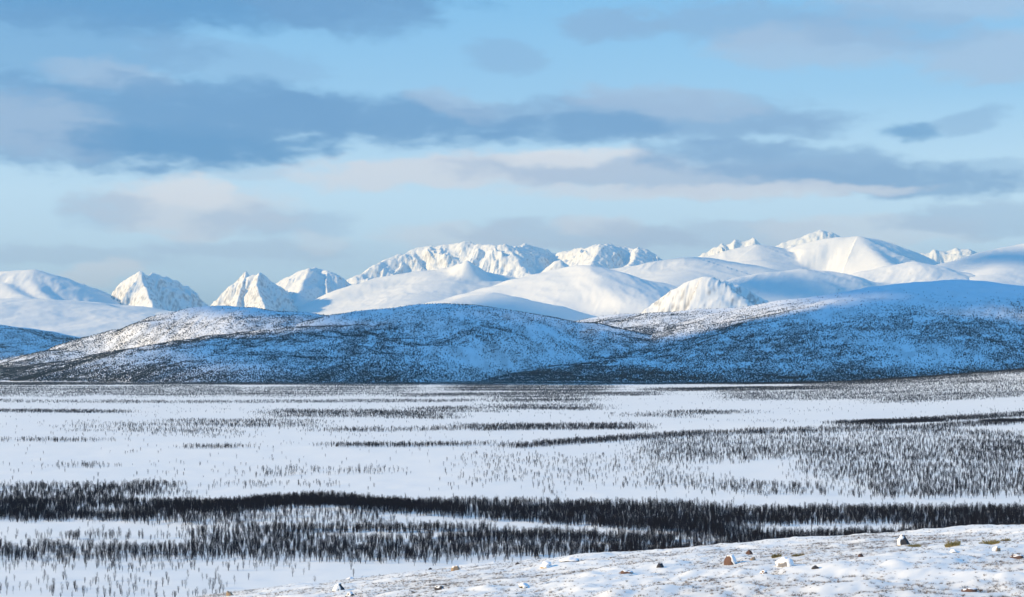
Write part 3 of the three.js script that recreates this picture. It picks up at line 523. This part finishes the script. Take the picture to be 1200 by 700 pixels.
// ---------------------------------------------------------------- withered tufts and heath
{
  const straw = [std(0.32, 0.25, 0.1), std(0.24, 0.19, 0.08)];
  const tufts = [[1070, 641, 13, 6, 'short yellow tuft of withered grass beside the pointed black stone'], [1115, 639, 15, 8, 'second yellow grass tuft along the brow from the pointed black stone'], [1158, 638, 22, 8, 'largest yellow grass tuft, broad and flat on the brow'], [1177, 634, 9, 5, 'yellow tuft just behind the largest one'], [909, 652, 10, 5, 'olive grass tuft above the snow-capped grey stone'], [934, 651, 14, 4, 'low olive grass streak beside the olive tuft']];
  tufts.forEach(([px, py, w, h, label], n) => {
    const at = onSlope(px, py), k = -at.z / LENS, W = w * k, H = h * k, r = rng(900 + n), list = [];
    for (let b = 0; b < 260; b++) {
      const a = r() * 6.2832, R = Math.sqrt(r()), x = Math.cos(a) * R * W * 0.5, z = Math.sin(a) * R * W * 0.45, l = H * (1.1 - 0.6 * R) * (0.6 + 0.7 * r()), q = a + (r() - 0.5) * 2, y = slope(at.x + x, -(at.z + z)) - at.y - 0.01, wd = 0.006 + 0.006 * r();
      list.push(new THREE.Vector3(x - wd, y, z), new THREE.Vector3(x + wd, y, z), new THREE.Vector3(x + Math.cos(q) * l * 0.7, y + l * 0.85, z + Math.sin(q) * l * 0.7));
    }
    const g = new THREE.BufferGeometry().setFromPoints(list); g.computeVertexNormals();
    const m = new THREE.Mesh(g, straw[n > 3 ? 1 : 0]); m.position.copy(at);
    put(m, 'grass_tuft', { label, category: 'grass tuft' });
  });
  // heath: stubble of twigs through thin snow, too many to count
  const r = rng(5150), list = [[], []];
  for (let k = 0; k < 520000; k++) {
    const d = 13 + 37 * r(), t = -0.33 + 0.65 * r(), x = t * d, s = r(), v = (r() * 2) | 0, a = r() * 6.2832, q = r();
    const n = streaks(x, d), p = smooth(0.35, -0.3, n + 0.3 * fbm(x / 0.6, d / 1.3, 3)) * smooth(-0.4, 0.4, noise(x / 0.3 + 9, d / 0.4)) + 0.06;
    let m = 0; for (const z of mounds) m = Math.max(m, Math.exp(-(((x - z[0]) / z[2]) ** 2) - ((d - z[1]) / z[2]) ** 2));
    if (s < p * 0.38 * (1 - m)) list[v].push([x, d, a, 0.28 + 0.5 * q]);
  }
  const heath = new THREE.Group(), M = new THREE.Matrix4(), Q = new THREE.Quaternion(), Y = new THREE.Vector3(0, 1, 0), C = new THREE.Color();
  list.forEach((spots, v) => {
    const q = rng(60 + v), pts = [];
    for (let b = 0; b < 9; b++) { const a = q() * 6.2832, x = (q() - 0.5) * 0.05, z = (q() - 0.5) * 0.05, l = 0.02 + 0.03 * q(), w = 0.0025; pts.push(new THREE.Vector3(x - w, -0.01, z), new THREE.Vector3(x + w, -0.01, z), new THREE.Vector3(x + Math.cos(a) * l * 0.9, l * 0.8, z + Math.sin(a) * l * 0.9)); }
    const g = new THREE.BufferGeometry().setFromPoints(pts); g.computeVertexNormals();
    const im = new THREE.InstancedMesh(g, std(0.1, 0.07, 0.05), spots.length);
    spots.forEach(([x, d, a, s], i) => { im.setMatrixAt(i, M.compose(new THREE.Vector3(x, slope(x, d), -d), Q.setFromAxisAngle(Y, a), new THREE.Vector3(s, s, s))); const w = (i * 0.618) % 1; im.setColorAt(i, C.setRGB(0.6 + w, 0.6 + 0.9 * w, 0.6 + 0.8 * w)); });
    im.name = 'heath_twigs'; heath.add(im);
  });
  put(heath, 'heath_stubble', { kind: 'stuff', label: 'brown heath stubble poking through thin snow on the slope', category: 'heath' });
  console.log('heath', list.map((l) => l.length));
}

// ---------------------------------------------------------------- clouds overhead, out of the picture, whose shadows lie on the hills and mountains
function cloud(px, py, km, halfX, halfD, height, seed, label) {
  const foot = sight(px, py, km * 1000), c = foot.clone().addScaledVector(toSun, (height - foot.y) / toSun.y);
  const g = mergeVertices(new THREE.IcosahedronGeometry(1, 24).deleteAttribute('uv').deleteAttribute('normal')), p = g.attributes.position, v = new THREE.Vector3(), thick = Math.min(halfX, halfD) * 0.16;
  for (let i = 0; i < p.count; i++) {
    v.fromBufferAttribute(p, i);
    const a = Math.atan2(v.z, v.x), n = fbm(Math.cos(a) * 2.2 + seed, Math.sin(a) * 2.2 + v.y * 0.6, 5, 0.6), q = 1 + 0.32 * n;
    p.setXYZ(i, v.x * halfX * q, v.y * thick * (v.y > 0 ? 1 : 0.35) * (1 + 0.5 * fbm(v.x * 4 + seed, v.z * 4, 3)), v.z * halfD * q);
  }
  g.computeVertexNormals();
  const m = new THREE.Mesh(g, cloudMat); m.position.copy(c);
  put(m, 'cloud', { kind: 'structure', label, category: 'cloud', group: 'clouds that shade the hills' });
}
const cloudMat = std(0.9, 0.9, 0.92, 1);
for (const [px, py, km, hx, hd, up, seed] of [
  [640, 436, 7.2, 1350, 1150, 2700, 1], [1060, 425, 7.4, 1200, 1150, 2700, 2], [500, 376, 8.6, 640, 620, 2700, 3], [1150, 348, 8.8, 800, 950, 2700, 4], [70, 396, 10.4, 1150, 900, 2900, 5], [330, 425, 7.6, 560, 560, 2700, 6], [335, 372, 9.4, 480, 420, 2700, 12],
  [580, 358, 17.4, 800, 700, 6000, 7], [850, 312, 26.6, 600, 500, 6500, 8], [900, 335, 19, 1000, 800, 6500, 9], [1180, 304, 22, 800, 1100, 6500, 10],
]) cloud(px, py, km, hx, hd, up, seed * 13.7, 'broad low cloud drifting above the snowy hills');

scene.updateMatrixWorld(true);
renderer.render(scene, camera);
